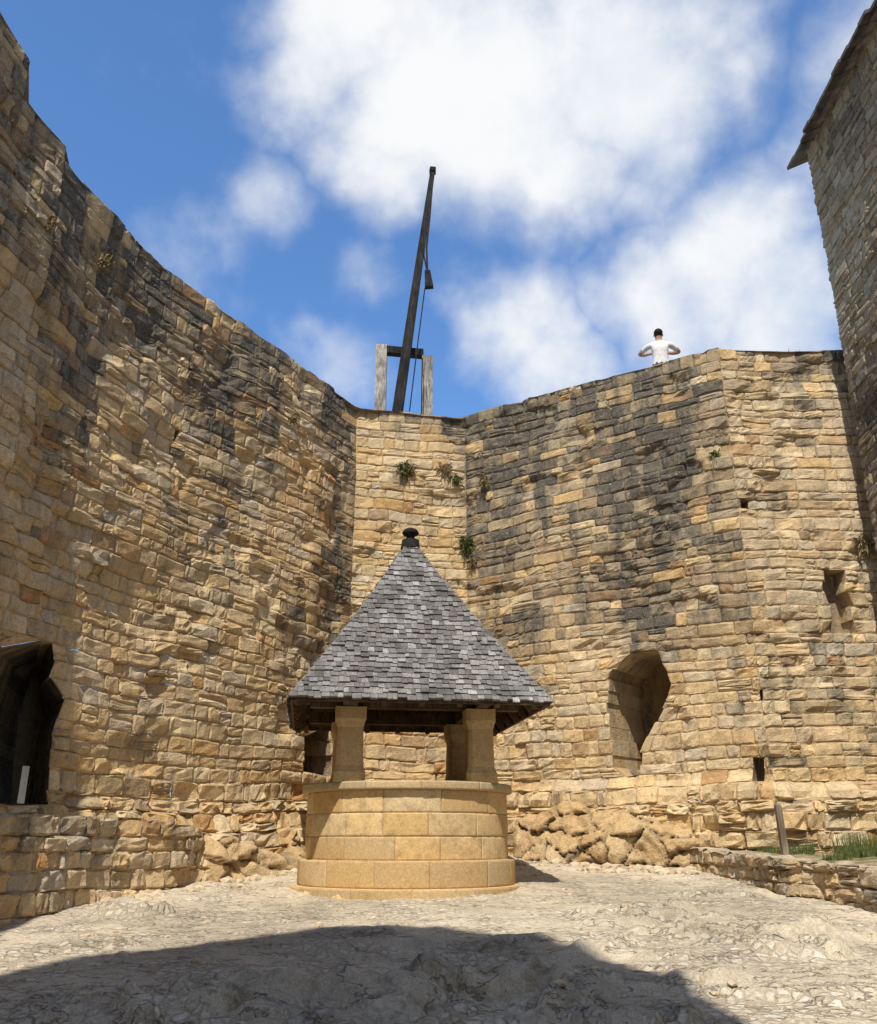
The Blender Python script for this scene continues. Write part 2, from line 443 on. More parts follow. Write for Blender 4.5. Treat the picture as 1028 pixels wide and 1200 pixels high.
def mesh_obj(name, verts, faces, mat, smooth=False, parent=None):
    me = bpy.data.meshes.new(name); me.from_pydata([tuple(v) for v in verts], [], faces); me.update()
    if smooth: me.polygons.foreach_set('use_smooth', [True]*len(me.polygons))
    if mat: me.materials.append(mat)
    o = bpy.data.objects.new(name, me); scene.collection.objects.link(o)
    if parent: o.parent = parent
    return o
BOXF = [(0,1,3,2),(4,6,7,5),(0,4,5,1),(2,3,7,6),(0,2,6,4),(1,5,7,3)]
def fixn(o):
    b = bmesh.new(); b.from_mesh(o.data); bmesh.ops.recalc_face_normals(b, faces=b.faces); b.to_mesh(o.data); b.free()
def hexa(V, Fs, corners):
    n = len(V); V.extend(corners); Fs.extend([tuple(i+n for i in f) for f in BOXF])
def beam(V, Fs, p, q, w, d, w2=None, d2=None, side=None):
    p = Vector(p); q = Vector(q); w2 = w2 or w; d2 = d2 or d
    t = (q-p).normalized(); up = Vector(side) if side else (Vector((0,1,0)) if abs(t.y) < .9 else Vector((0,0,1)))
    a = t.cross(up).normalized(); b = a.cross(t).normalized()
    c = []
    for P_, W_, D_ in ((p, w, d), (q, w2, d2)):
        for sa in (-1, 1):
            for sb in (-1, 1): c.append(P_+a*sa*W_/2+b*sb*D_/2)
    hexa(V, Fs, c)

def wood(name, cols, stretch=(8,8,1), scale=3):
    m, nt, b = newmat(name)
    tc = N(nt, 'ShaderNodeTexCoord'); mp = N(nt, 'ShaderNodeMapping'); mp.inputs['Scale'].default_value = stretch
    nt.links.new(tc.outputs['Object'], mp.inputs[0])
    n = noise(nt, mp.outputs[0], scale, 5, .65); n2 = noise(nt, tc.outputs['Object'], 2.2, 3)
    c = ramp(nt, n, [(.3, cols[0]), (.55, cols[1]), (.75, cols[2])])
    c = mix(nt, 1., c, maprange(nt, n2, .3, .7, .6, 1.2), 'MULTIPLY')
    nt.links.new(c, b.inputs['Base Color']); bump(nt, b, n, .8, .01); return m
M_WDARK = wood('dark_timber', [(.012,.011,.011), (.028,.025,.023), (.06,.055,.05)])
M_WGREY = wood('weathered_timber', [(.12,.11,.09), (.40,.37,.33), (.62,.60,.55)], (9,9,1.6))
M_WBROWN = wood('brown_timber', [(.05,.035,.02), (.12,.08,.05), (.2,.14,.09)])

V = []; Fs = []
nrm = np.array([bd[1], -bd[0]])
if nrm[0] > 0: nrm = -nrm
t = -.45
while t < 17.5:
    w = random.uniform(.25, .5)
    for row in range(3):
        o0 = .24-row*.33+random.uniform(-.05,.05); z0 = BZ-.05+row*.20+random.uniform(-.02,.02)
        cor = []
        for tt in (t, t+w-.01):
            for oo, dz in ((o0, 0), (o0-.75, .36)):
                for zz in (0, .07):
                    x = ex+bd[0]*tt+nrm[0]*oo; y = ey+bd[1]*tt+nrm[1]*oo
                    cor.append((x, y, z0+dz+zz))
        hexa(V, Fs, cor)
    t += w
def rp(tt, oo, z): return (ex+bd[0]*tt+nrm[0]*oo, ey+bd[1]*tt+nrm[1]*oo, z)
hexa(V, Fs, [rp(tt, oo, z+dz) for tt in (-.4, 17.5) for oo, z in ((.1, BZ+.02), (-3.2, BZ+2.6)) for dz in (0, .1)])
hexa(V, Fs, [rp(tt, oo, z+dz) for tt in (-.4, 17.5) for oo, z in ((-3.2, BZ+2.6), (-6.5, BZ)) for dz in (0, .1)])
m_slate, nt, b_ = newmat('stone_slab_roof')
pos = N(nt, 'ShaderNodeNewGeometry').outputs['Position']
c = ramp(nt, noise(nt, pos, 6, 6), [(.3,(.05,.042,.035)),(.6,(.14,.12,.10)),(.8,(.24,.21,.17))]); nt.links.new(c, b_.inputs['Base Color'])
o = mesh_obj('roof', V, Fs, m_slate, parent=bempty); fixn(o)

# ---------- keep behind the camera (throws the foreground shadow)
te = math.tan(math.radians(SUN_EL)); yk = -2.5
prof = []
for (u, v) in ((0,1142),(60,1126),(120,1118),(240,1104),(370,1089),(450,1085),(520,1086),(600,1098),(700,1122),(800,1155),(872,1200)):
    x, y = at_ground(u, v)
    sh = math.tan(math.radians(SUN_AZ))
    prof.append((x+(y-yk)*sh, .082*y+(y-yk)*te/math.cos(math.radians(SUN_AZ))*1.0))
prof = [(-9.5, -1), (-9.5, prof[0][1]-3.5)]+prof+[(prof[-1][0]+.25, 9.0), (prof[-1][0]+.3, -1)]
V = [(x, yk, z) for x, z in prof]+[(x, yk-5, z) for x, z in prof]
n = len(prof)
Fs = [tuple(range(n))[::-1], tuple(range(n, 2*n))]+[(i, (i+1) % n, (i+1) % n+n, i+n) for i in range(n)]
m_keep, nt, b_ = newmat('keep_masonry')
tc = N(nt, 'ShaderNodeTexCoord'); mp = N(nt, 'ShaderNodeMapping'); mp.inputs['Rotation'].default_value = (math.pi/2, 0, 0)
nt.links.new(tc.outputs['Object'], mp.inputs[0])
br = N(nt, 'ShaderNodeTexBrick'); nt.links.new(mp.outputs[0], br.inputs['Vector'])
for k_, v_ in (('Scale', 1.0), ('Brick Width', .45), ('Row Height', .2), ('Mortar Size', .012)): br.inputs[k_].default_value = v_
br.inputs['Color1'].default_value = (.5,.38,.22,1); br.inputs['Color2'].default_value = (.38,.3,.18,1); br.inputs['Mortar'].default_value = (.25,.2,.14,1)
nt.links.new(br.outputs['Color'], b_.inputs['Base Color'])
fixn(mesh_obj('castle_keep', V, Fs, m_keep))

# ---------- ground
WX, WY = -.43, 13.05
rocks = [((450,1196),1.0,.10,1.6),((330,1205),.9,.09,1.4),((610,1112),.6,.06,2.2),((560,1175),.8,.08,1.6),((155,1070),.30,.09,2.0),((118,1107),.22,.04,2.0),
         ((362,1078),.2,.04,2.0),((745,1080),.42,.07,2.4),((800,1078),.35,.06,2.4),((860,1094),.42,.08,2.6),((930,1116),.3,.11,2.0),((800,1118),.45,.045,2.6),((845,1048),.3,.06,2.4),
         ((740,1150),.5,.05,1.8),((180,1185),.8,.06,1.8),((960,1160),.6,.05,2.0),((400,1105),.4,.05,2.),((690,1190),.7,.08,1.6),((1000,1095),.3,.04,2.)]
rocks = [(at_ground(*p), r, h, a) for p, r, h, a in rocks]
def gbase(y): 
    y = np.asarray(y, float)
    return np.where(y < 17, np.where(y > 0, .082*y, 0), .082*17)
def ground_h(x, y):
    h = gbase(y)+(fbm(x*.8, y*.8, 5)-.5)*.10+(fbm(x*4, y*4, 9)-.5)*.035+(fbm(x*11, y*11, 4, 3)-.5)*.022
    rk = np.zeros_like(h)
    for (cx, cy), r, hh, a in rocks:
        ii = np.where((np.abs(x-cx) < r*a*2.2) & (np.abs(y-cy) < r*2.0))
        if len(ii[0]) == 0: continue
        X_, Y_ = x[ii], y[ii]
        wx = (fbm(X_*2.2, Y_*2.2, cx)-.5)*r*1.6; wy = (fbm(X_*2.2+9, Y_*2.2, cy)-.5)*r*1.3
        d = np.sqrt(((X_-cx+wx)/a)**2+((Y_-cy+wy)*1.0)**2)/r
        mk = 1-sm(d, .35, 1.0)
        lay = fbm(X_*1.6+Y_*1.1, Y_*4.0, 2.0+cx, 4)
        terr = lay*5; terr = (np.floor(terr)+sm(terr-np.floor(terr), .6, .95))/5
        crack = sm(np.abs(fbm(X_*1.8, Y_*3.2, 7.+cx, 3)-.5), 0, .04)
        h[ii] += sm(mk, 0, .45)*hh*(terr*2.6-.3)*(.55+.45*crack); rk[ii] = np.maximum(rk[ii], mk*(.4+.6*(1-crack)))
    return h, rk
xa = np.r_[-600, -200, -60, -25, -12, np.arange(-7, 7.01, .035), 12, 25, 60, 200, 600]
ya = np.r_[-600, -200, -60, -20, -8, -3, 0, 2, np.arange(3.5, 16.8, .035), 18, 25, 60, 200, 600]
X, Y = np.meshgrid(xa, ya, indexing='ij')
H, RK = ground_h(X, Y)
H = np.where((np.abs(X) > 8) | (Y > 22), gbase(Y)-.1, H)
H = np.where((np.abs(X) > 12) | (Y > 22)|(Y < -10), np.minimum(H, -.3), H)
mb = MB(); col = np.zeros(X.shape+(4,)); col[..., 0] = RK; mb.grid(np.stack([X, Y, H], -1), col)
m_g, nt, b_ = newmat('courtyard_ground')
at = N(nt, 'ShaderNodeAttribute', attribute_name='sc'); sep = N(nt, 'ShaderNodeSeparateColor'); nt.links.new(at.outputs['Color'], sep.inputs[0])
pos = N(nt, 'ShaderNodeNewGeometry').outputs['Position']
wn = N(nt, 'ShaderNodeTexNoise'); wn.inputs['Scale'].default_value = 7; nt.links.new(pos, wn.inputs['Vector'])
va = N(nt, 'ShaderNodeVectorMath', operation='MULTIPLY_ADD'); nt.links.new(wn.outputs['Color'], va.inputs[0]); va.inputs[1].default_value = (.06,.06,.0); nt.links.new(pos, va.inputs[2])
vo = N(nt, 'ShaderNodeTexVoronoi', feature='DISTANCE_TO_EDGE'); vo.inputs['Scale'].default_value = 12; nt.links.new(va.outputs[0], vo.inputs['Vector'])
vc = N(nt, 'ShaderNodeTexVoronoi', feature='F1'); vc.inputs['Scale'].default_value = 12; nt.links.new(va.outputs[0], vc.inputs['Vector'])
sv = N(nt, 'ShaderNodeSeparateColor'); nt.links.new(vc.outputs['Color'], sv.inputs[0])
n1 = noise(nt, pos, 1.3, 5, .62); n2 = noise(nt, pos, 12, 5, .7); n3 = noise(nt, pos, 60, 3, .7)
peb = ramp(nt, sv.outputs[0], [(0,(.50,.43,.33)),(.4,(.60,.53,.42)),(.75,(.67,.60,.49)),(1,(.73,.67,.57))])
edge = maprange(nt, vo.outputs['Distance'], .0, .2, 0, 1)
worn = maprange(nt, n1, .42, .6, .15, .92)
dirt = ramp(nt, n2, [(.3,(.44,.36,.25)),(.5,(.60,.51,.38)),(.7,(.70,.62,.49))])
cc = mix(nt, edge, (.45,.37,.26), peb)
cc = mix(nt, worn, cc, dirt)
rockc = ramp(nt, n2, [(.3,(.15,.12,.085)),(.48,(.38,.31,.215)),(.7,(.60,.52,.40))])
rf = math_(nt, 'ADD', sep.outputs[0], math_(nt, 'MULTIPLY', math_(nt,'SUBTRACT', n2, .5), .9)); rf = maprange(nt, rf, .25, .75, 0, .9)
cc = mix(nt, rf, cc, rockc)
# long meandering cracks in the worn rock
mp = N(nt, 'ShaderNodeMapping'); mp.inputs['Scale'].default_value = (.7,1.7,1); nt.links.new(va.outputs[0], mp.inputs[0])
nc = noise(nt, mp.outputs[0], 1.7, 5, .62)
ck = maprange(nt, math_(nt, 'ABSOLUTE', math_(nt, 'SUBTRACT', nc, .5)), 0., .012, 1, 0)
cc = mix(nt, math_(nt, 'MULTIPLY', ck, .6), cc, (.20,.15,.095))
cc = mix(nt, 1., cc, maprange(nt, n3, .3, .7, .8, 1.12), 'MULTIPLY')
cc = mix(nt, 1., cc, maprange(nt, noise(nt, pos, .5, 3), .35, .65, .80, 1.06), 'MULTIPLY')
nt.links.new(cc, b_.inputs['Base Color'])
he = math_(nt, 'MULTIPLY', maprange(nt, vo.outputs['Distance'], 0, .22, 0, 1), math_(nt, 'SUBTRACT', 1.0, worn))
hh = math_(nt, 'ADD', math_(nt, 'MULTIPLY', he, .6), math_(nt, 'ADD', n2, math_(nt, 'MULTIPLY', n3, .25)))
hh = math_(nt, 'SUBTRACT', hh, math_(nt, 'MULTIPLY', ck, .5))
bump(nt, b_, hh, .85, .04)
mb.obj('ground', m_g)
# loose stones
V = []; Fs = []
bm = bmesh.new(); bmesh.ops.create_icosphere(bm, subdivisions=1, radius=1)
iv_ = [v.co.copy() for v in bm.verts]; ifc = [tuple(v.index for v in f.verts) for f in bm.faces]; bm.free()
peb_ = []
for i in range(300):
    u = random.uniform(0, 1028); v = random.uniform(1030, 1200)
    x, y = at_ground(u, v)
    if math.hypot(x-WX, y-WY) < 1.7 or y > 14: continue
    peb_.append((x, y, random.choice([.012,.015,.02,.03,.045])))
for i in range(70):
    s = random.uniform(WP.hit(600,1000)[0], WP.hit(840,1000)[0]); p = WP.P(s, 0, random.uniform(.6, 1.4)); peb_.append((p[0], p[1], random.uniform(.03,.13)))
for i in range(40):
    s = random.uniform(sL1-2, s_c1-1); p = WP.P(s, 0, random.uniform(.5, .9)); peb_.append((p[0], p[1], random.uniform(.03,.11)))
gz = ground_h(np.array([p[0] for p in peb_]), np.array([p[1] for p in peb_]))[0]
for (x, y, r), g in zip(peb_, gz):
    k = len(V); a = random.uniform(.7,1.5)
    for v in iv_: V.append((x+v.x*r*a*random.uniform(.8,1.2), y+v.y*r*random.uniform(.8,1.2), g+v.z*r*.6*random.uniform(.7,1.2)))
    for f in ifc: Fs.append(tuple(i+k for i in f))
m_ls, nt, b_ = newmat('loose_stone'); pos = N(nt, 'ShaderNodeNewGeometry').outputs['Position']
c = ramp(nt, noise(nt, pos, 7, 4), [(.35,(.38,.29,.18)),(.65,(.62,.52,.38))]); nt.links.new(c, b_.inputs['Base Color'])
mesh_obj('loose_stones', V, Fs, m_ls)

# ---------- bedrock bulges at the wall foot
def bedrock(name, sa, sb, zlo, zhi, push, seed, npt=30, path=WP):
    mb = MB(); ns = int((sb-sa)/.03); nz = int((zhi-zlo)/.03)
    S, Z = np.meshgrid(np.linspace(sa, sb, ns), np.linspace(zlo, zhi, nz), indexing='ij')
    a = (S-sa)/(sb-sa); b = (Z-zlo)/(zhi-zlo)
    n = fbm(S*1.1, Z*1.4, seed, 5)
    prof_ = (np.sin(np.pi*np.clip(a, 0, 1))**.5)*(1-b**(1.8))
    c1 = np.zeros(S.shape); best = np.full(S.shape, 9.); sec = np.full(S.shape, 9.)
    r2 = np.random.default_rng(int(seed*10))
    pts = np.stack([r2.uniform(sa, sb, npt), r2.uniform(zlo, zhi, npt), r2.uniform(0, 1, npt)], -1)
    Sw = S+(fbm(S*4, Z*4, 3)-.5)*.3; Zw = Z+(fbm(S*4, Z*4, 13)-.5)*.22
    tx = r2.normal(0, .3, npt); tz = r2.normal(0, .3, npt)
    for i, (ps, pz, ph) in enumerate(pts):
        dd = np.hypot((Sw-ps)*.75, (Zw-pz)*1.5); cl_ = dd < best
        sec = np.where(cl_, best, np.minimum(sec, dd)); c1 = np.where(cl_, ph*.26+tx[i]*(Sw-ps)+tz[i]*(Zw-pz), c1); best = np.where(cl_, dd, best)
    edge = sm(sec-best, 0, .05)
    off = push*prof_*(.45+.7*n)+c1*.6-.06+(edge-1)*.10+(fbm(S*7, Z*7, 2, 4)-.5)*.12-.25*sm(np.abs(a-.5), .42, .5)-.35*sm(b+(n-.5)*1.4, .76, 1.1)
    P = path.P(S, Z, off+wall_off(S, Z)*.5)
    col = np.zeros(S.shape+(4,)); col[...,0] = np.clip(fbm(S*1.5, Z*1.5, 50)*1.2-.1, 0, 1); col[...,1] = np.clip(.8*(1-edge), 0, .8); col[...,3] = .05
    mb.grid(P, col); return mb.obj(name, M_ROCK)
bedrock('bedrock_outcrop', WP.hit(600,1000)[0], WP.hit(840,1000)[0], .8, 2.40, .75, 3.0, 34)
bedrock('bedrock_outcrop', WP.hit(215,1000)[0], s_c1-.2, .8, 1.95, .55, 8.0, 34)

# ---------- low terrace wall on the right
A = (3.75, 14.55); LP = Path([(7.5, 7.4), (4.75, 10.3), (4.22, 11.9), A][::-1], nsm=.25)
mb = MB()
def ltop2(s): return 1.50-.19*min(1, s/4.4)
def tcol(s, z, R): 
    return clip(R.normal(.5,.25),0,1), clip(.2+R.normal(0,.2),0,1), clip(R.normal(.4,.2),0,.9)
TL = Tab(lambda S, Z: (fbm(S*1.5, Z*2, 7)-.5)*.14, 0, LP.L, 0, 2)
masonry(mb, LP, 0, LP.L, .3, ltop2, lambda z, R: R.uniform(.11,.18), lambda z, R: R.uniform(.14,.4), TL, tcol, ztop=1.5, warp=.04, prot=.045, rough=.02, chip=.014)
SS = np.arange(0, LP.L, .06)
Pm = np.stack([LP.P(SS, np.array([ltop2(s)-.015 for s in SS]), np.full(len(SS), o_)) for o_ in (.0, -.06, -.12, -.18, -.24, -.3, -.38, -.5)], 1)
Pm[...,2] += (vn(Pm[...,0]*7, Pm[...,1]*7)-.5)*.08
mb.grid(Pm, np.array([.6,.3,0,.6]))
lw = mb.obj('low_stone_wall', M_WALL, smooth=False)
mb = MB()
xs = np.linspace(0, 1, 40); SS = np.linspace(0, LP.L, 60)
Pm = np.zeros((60, 40, 3))
for i, s in enumerate(SS):
    p = LP.P(s, 0, -.45); 
    for j, t_ in enumerate(xs): Pm[i, j] = (p[0]+(7.6-p[0])*t_ if p[0] < 7.6 else p[0]+t_*.1, p[1], ltop2(s)-.07)
Pm[...,2] += (fbm(Pm[...,0]*2, Pm[...,1]*2)-.5)*.12+.03
mb.grid(Pm, np.array([1,0,0,0]))
m_gr, nt, b_ = newmat('terrace_soil'); pos = N(nt, 'ShaderNodeNewGeometry').outputs['Position']
c = ramp(nt, noise(nt, pos, 5, 6), [(.35,(.09,.10,.035)),(.5,(.22,.18,.10)),(.7,(.38,.31,.2))]); nt.links.new(c, b_.inputs['Base Color'])
mb.obj('terrace_ground', m_gr)

# ---------- plants
def leafmat(name, a, b2):
    m, nt, b = newmat(name); pos = N(nt, 'ShaderNodeNewGeometry').outputs['Position']
    c = ramp(nt, noise(nt, pos, 22, 2), [(.35, a), (.65, b2)]); nt.links.new(c, b.inputs['Base Color']); return m
M_LEAF = leafmat('leaf_green', (.07,.085,.03), (.16,.17,.07))
M_DRY = leafmat('dry_plant', (.17,.125,.06), (.30,.22,.11))
def clump(name, c, r, n, mat, up=.3, size=.05, outn=(0,-1,0)):
    V = []; Fs = []; c = Vector(c); outn = Vector(outn)
    for i in range(n):
        d = Vector((random.gauss(0,1), random.gauss(0,1), random.gauss(0,1)+up)).normalized()
        if d.dot(outn) < -.2: d = d - 2*d.dot(outn)*outn
        st = c+Vector((random.gauss(0,.3)*r[0], random.gauss(0,.3)*r[1], random.gauss(0,.3)*r[2]))
        ln = random.uniform(.3, 1)
        e = st+Vector((d.x*r[0], d.y*r[1], d.z*r[2]))*ln
        sd = d.cross(Vector((random.random(), random.random(), random.random()))).normalized()*size*random.uniform(.2,.5)
        mid = (st+e)/2+Vector((0,0,.02)); k = len(V)
        V += [st, mid+sd, e-Vector((0,0,.02)), mid-sd]; Fs.append((k, k+1, k+2, k+3))
    return mesh_obj(name, V, Fs, mat)
for (u, v, r, n, mt) in ((475,552,.2,240,M_LEAF),(478,556,.2,120,M_DRY),(520,552,.17,130,M_DRY),(533,564,.15,110,M_LEAF),(548,640,.22,220,M_LEAF),(556,660,.14,120,M_DRY),(840,536,.13,90,M_LEAF),(570,565,.16,110,M_DRY),
                         (1010,640,.2,130,M_DRY),(120,308,.16,90,M_DRY),(340,492,.14,70,M_DRY),(50,265,.12,60,M_DRY)):
    s, z = WP.hit(u, v); p = WP.P(s, z, .04); q = WP.P(s, z, 1.04)
    clump('wall_plant', p, (r, r*.6, r), n, mt, .25, .045, tuple((q-p)))
V = []; Fs = []
for i in range(500):
    s = random.uniform(WP.hit(5,100)[0], WP.L-.3)
    if vn(s*1.3, 7.7) < .55: continue
    p = Vector(WP.P(s, topf(s)-.03, random.uniform(-.3,-.02))); k = len(V)
    h = random.uniform(.04,.12); V += [p+Vector((-.008,0,0)), p+Vector((.008,0,0)), p+Vector((random.uniform(-.05,.05), random.uniform(-.05,.05), h))]; Fs.append((k,k+1,k+2))
mesh_obj('dry_grass', V, Fs, M_DRY)
V = []; Fs = []
for i in range(5200):
    s = random.uniform(0, 3.2); p = LP.P(s, 0, -.5); x = p[0]+.3+abs(random.gauss(0,.9)); 
    if x > 7.4: continue
    if vn(x*1.8, p[1]*1.8, 2.) < .5: continue
    z = ltop2(s)-.06; k = len(V); far = sms(x, 4.7, 6.0); h = random.uniform(.03,.12)*(1+2.2*far)
    V += [(x-.007,p[1],z),(x+.009,p[1],z),(x+random.uniform(-.06,.06),p[1]+random.uniform(-.05,.05),z+h)]; Fs.append((k,k+1,k+2))
mesh_obj('grass', V, Fs, leafmat('grass_blades', (.05,.07,.02), (.13,.15,.05)))
p0 = at_y(921, 1000, 12.6); V = []; Fs = []
beam(V, Fs, (p0.x, 12.6, 1.2), (p0.x-.03, 12.6, 2.03), .085, .08, .075, .075)
beam(V, Fs, (p0.x-.03, 12.6, 2.03), (p0.x-.03, 12.6, 2.06), .075, .075, .04, .04)
mesh_obj('wooden_post', V, Fs, wood('post_timber', [(.10,.08,.055), (.22,.18,.13), (.32,.27,.2)]))

# ---------- the well
well = bpy.data.objects.new('stone_well', None); scene.collection.objects.link(well)
well.location = (WX, WY, 0); TH = math.radians(8.13); well.rotation_euler = (0, 0, TH)
def circ(r): return Path([(r*math.sin(a), -r*math.cos(a)) for a in np.linspace(-math.pi, math.pi, 241)], nsm=.05)
def wellcol(s, z, R):
    return clip(R.normal(.5,.3),0,1), clip(R.normal(.08,.08)+(.25 if z > 2.2 else 0)+(.2 if z < 1.3 else 0),0,1), clip(R.normal(.12,.15)+(.3 if z>2.2 else 0),0,.8)
mb = MB()
def ring(r, z0, z1, hs, w):
    P_ = circ(r); hh = list(hs); st = {'i': 0}
    def h_(z, R):
        v_ = hh[min(st['i'], len(hh)-1)]; st['i'] += 1; return v_
    masonry(mb, P_, 0, P_.L, z0, lambda s: z1, h_, lambda z, R: R.uniform(w*.75, w*1.25), lambda S, Z: 0*np.asarray(S), wellcol, ztop=z1, warp=0, gap=.0045, m=.010, prot=.004, rough=.0015, chip=.002, minw=.3, split=0, jit=.2)
ring(1.58, .6, 1.045, (.445,), .9)
ring(1.465, 1.045, 1.36, (.315,), .8)
ring(1.375, 1.36, 2.195, (.28,.28,.28), .68)
ring(1.445, 2.195, 2.30, (.105,), .8)
def lathe(mb, prof, col, n=96):
    a = np.linspace(0, 2*np.pi, n+1)
    P_ = np.array([[(r*math.cos(t), r*math.sin(t), z) for (r, z) in prof] for t in a]); mb.grid(P_, np.array(col))
lathe(mb, [(1.60,.6),(1.57,1.043),(1.44,1.047)], (.4,.1,0,.1)); lathe(mb, [(1.46,1.356),(1.36,1.364)], (.6,.15,0,.2)); lathe(mb, [(1.36,2.193),(1.44,2.197)], (.4,.2,0,.2))
lathe(mb, [(1.44,2.297),(1.2,2.302),(1.02,2.30),(1.0,2.25),(1.0,1.2),(.99,-2.)], (.6,.3,0,.4))
drum = mb.obj('parapet', M_WELL); drum.parent = well
q = 1.22/math.sqrt(2)
def colm(x, y):
    prof = [(2.29,.205),(2.42,.205),(2.45,.19),(2.50,.175),(2.98,.165),(3.0,.172),(3.05,.185),(3.09,.20),(3.24,.20)]
    P_ = []
    for z, w in prof:
        c_ = w*.28
        pts = [(w-c_,-w),(w,-w+c_),(w,w-c_),(w-c_,w),(-w+c_,w),(-w,w-c_),(-w,-w+c_),(-w+c_,-w),(w-c_,-w)]
        P_.append([(x+a, y+b, z) for a, b in pts])
    mb.grid(np.array(P_), np.array([random.uniform(.3,.8), .15, 0, .2]))
    w = .2; mb.grid(np.array([[(x-w,y-w,3.24),(x-w,y+w,3.24)],[(x+w,y-w,3.24),(x+w,y+w,3.24)]]), np.array([.5,.2,0,.2]))
mb = MB()
for sx in (-1, 1):
    for sy in (-1, 1): colm(sx*q, sy*q)
o = mb.obj('columns', M_WELL, smooth=False); o.parent = well; fixn(o)
V = []; Fs = []
ZE = 3.27; ZA = 5.93; QR = 2.36/math.sqrt(2)
def rz(t_): return ZE+(ZA-ZE)*(t_-.03*math.sin(math.pi*t_))
def rw(t_): return QR*(1-t_)
for sgn in (-1, 1):
    beam(V, Fs, (-1.4, sgn*q, 3.32), (1.4, sgn*q, 3.32), .16, .16, side=(0,0,1))
    beam(V, Fs, (sgn*q, -1.4, 3.325), (sgn*q, 1.4, 3.325), .15, .15, side=(0,0,1))
    for t_ in np.linspace(-.9, .9, 7):
        for ax in (0, 1):
            e = Vector((t_*QR*.96, sgn*QR*.955, ZE-.06)); te_ = min(1-abs(t_), .8)
            tp = Vector((t_*QR*.96, sgn*rw(te_)*.95, rz(te_)-.2))
            if ax: e = Vector((e.y, e.x, e.z)); tp = Vector((tp.y, tp.x, tp.z))
            if (e-tp).length > .1: beam(V, Fs, e, tp, .07, .08, side=(0,0,1))
for sx in (-1, 1):
    for sy in (-1, 1): beam(V, Fs, (sx*QR*.95, sy*QR*.95, ZE-.07), (0,0,ZA-.35), .08, .08, side=(0,0,1))
beam(V, Fs, (-1.3,0,3.45),(1.3,0,3.45),.13,.13, side=(0,0,1))
for sgn in (-1, 1):
    beam(V, Fs, (-QR*.985, sgn*QR*.98, ZE-.02), (QR*.985, sgn*QR*.98, ZE-.02), .04, .06, side=(0,0,1))
    beam(V, Fs, (sgn*QR*.98, -QR*.955, ZE-.02), (sgn*QR*.98, QR*.955, ZE-.02), .04, .06, side=(0,0,1))
o = mesh_obj('roof_timbers', V, Fs, M_WBROWN, parent=well); fixn(o)
V = []; Fs = []
for k in range(13):
    t_ = k/12*.985; w = rw(t_)*.98; z = rz(t_)-.02; V += [(-w,-w,z),(w,-w,z),(w,w,z),(-w,w,z)]
for k in range(12):
    for j in range(4): a = k*4+j; b = k*4+(j+1) % 4; Fs.append((a, b, b+4, a+4))
mesh_obj('roof_boards', V, Fs, M_WBROWN, parent=well)
mb = MB(); NR = 33
for side in range(4):
    ca, sa = math.cos(side*math.pi/2), math.sin(side*math.pi/2)
    def L2(x, y, z): return (x*ca-y*sa, x*sa+y*ca, z)
    for i in range(NR):
        t0 = i/NR-.006; t1 = min(.995, (i+1.35)/NR)
        w0, w1 = rw(t0), rw(t1); z0, z1 = rz(t0), rz(t1)
        x = -w0
        while x < w0-.01:
            wd = random.uniform(.06,.125); xe = min(x+wd, w0)
            if w0-xe < .03: xe = w0
            lift = random.uniform(.020,.042); dt = random.uniform(-.012,.009)
            zz0 = z0+dt*1.6; ww0 = w0-dt*1.0
            xa0, xb0 = x+.002, xe-.002
            xa1, xb1 = max(-w1, min(w1, xa0)), max(-w1, min(w1, xb0))
            ny, nz = -.85, .52
            rr = random.random(); cc_ = np.array([rr, 0, 0, 0])
            A1, B1 = L2(xa0,-ww0+ny*lift,zz0+nz*lift), L2(xb0,-ww0+ny*lift,zz0+nz*lift)
            A2, B2 = L2(xa1,-w1+ny*.006,z1+nz*.006), L2(xb1,-w1+ny*.006,z1+nz*.006)
            A0, B0 = L2(xa0,-ww0,zz0), L2(xb0,-ww0,zz0)
            for g_ in ([[A0,B0],[A1,B1]], [[A1,B1],[A2,B2]]): mb.grid(np.array(g_), cc_)
            for (a0, t_a, t_b) in ((xa0, A1, A2), (xb0, B1, B2)):
                a1 = max(-w1, min(w1, a0)); mb.grid(np.array([[L2(a0,-ww0,zz0-.01), t_a],[L2(a1,-w1,z1-.01), t_b]]), cc_)
            x = xe
for sx, sy in ((-1,-1),(1,-1),(1,1),(-1,1)):
    for i in range(NR):
        t0 = i/NR-.005; t1 = min(.99, (i+1.4)/NR)
        p = Vector((sx*rw(t0), sy*rw(t0), rz(t0)+.028)); r_ = Vector((sx*rw(t1), sy*rw(t1), rz(t1)+.012))
        for (dx, dy) in ((-sx, 0), (0, -sy)):
            dd = Vector((dx, dy, 0))*.055
            mb.grid(np.array([[tuple(p), tuple(r_)],[tuple(p+dd+Vector((0,0,.006))), tuple(r_+dd+Vector((0,0,.006)))]]), np.array([random.random()*.8,0,0,0]))
m_sh, nt, b_ = newmat('wood_shingles')
at = N(nt, 'ShaderNodeAttribute', attribute_name='sc'); sep = N(nt, 'ShaderNodeSeparateColor'); nt.links.new(at.outputs['Color'], sep.inputs[0])
tc = N(nt, 'ShaderNodeTexCoord'); mp = N(nt, 'ShaderNodeMapping'); mp.inputs['Scale'].default_value = (1,1,.15); nt.links.new(tc.outputs['Object'], mp.inputs[0])
n1 = noise(nt, mp.outputs[0], 60, 3); n2 = noise(nt, tc.outputs['Object'], 2.6, 4)
c = ramp(nt, sep.outputs[0], [(0,(.13,.118,.11)),(.35,(.18,.17,.163)),(.7,(.235,.225,.218)),(.95,(.285,.275,.265)),(1,(.40,.39,.37))])
c = mix(nt, 1., c, maprange(nt, n1, .3, .7, .65, 1.2), 'MULTIPLY')
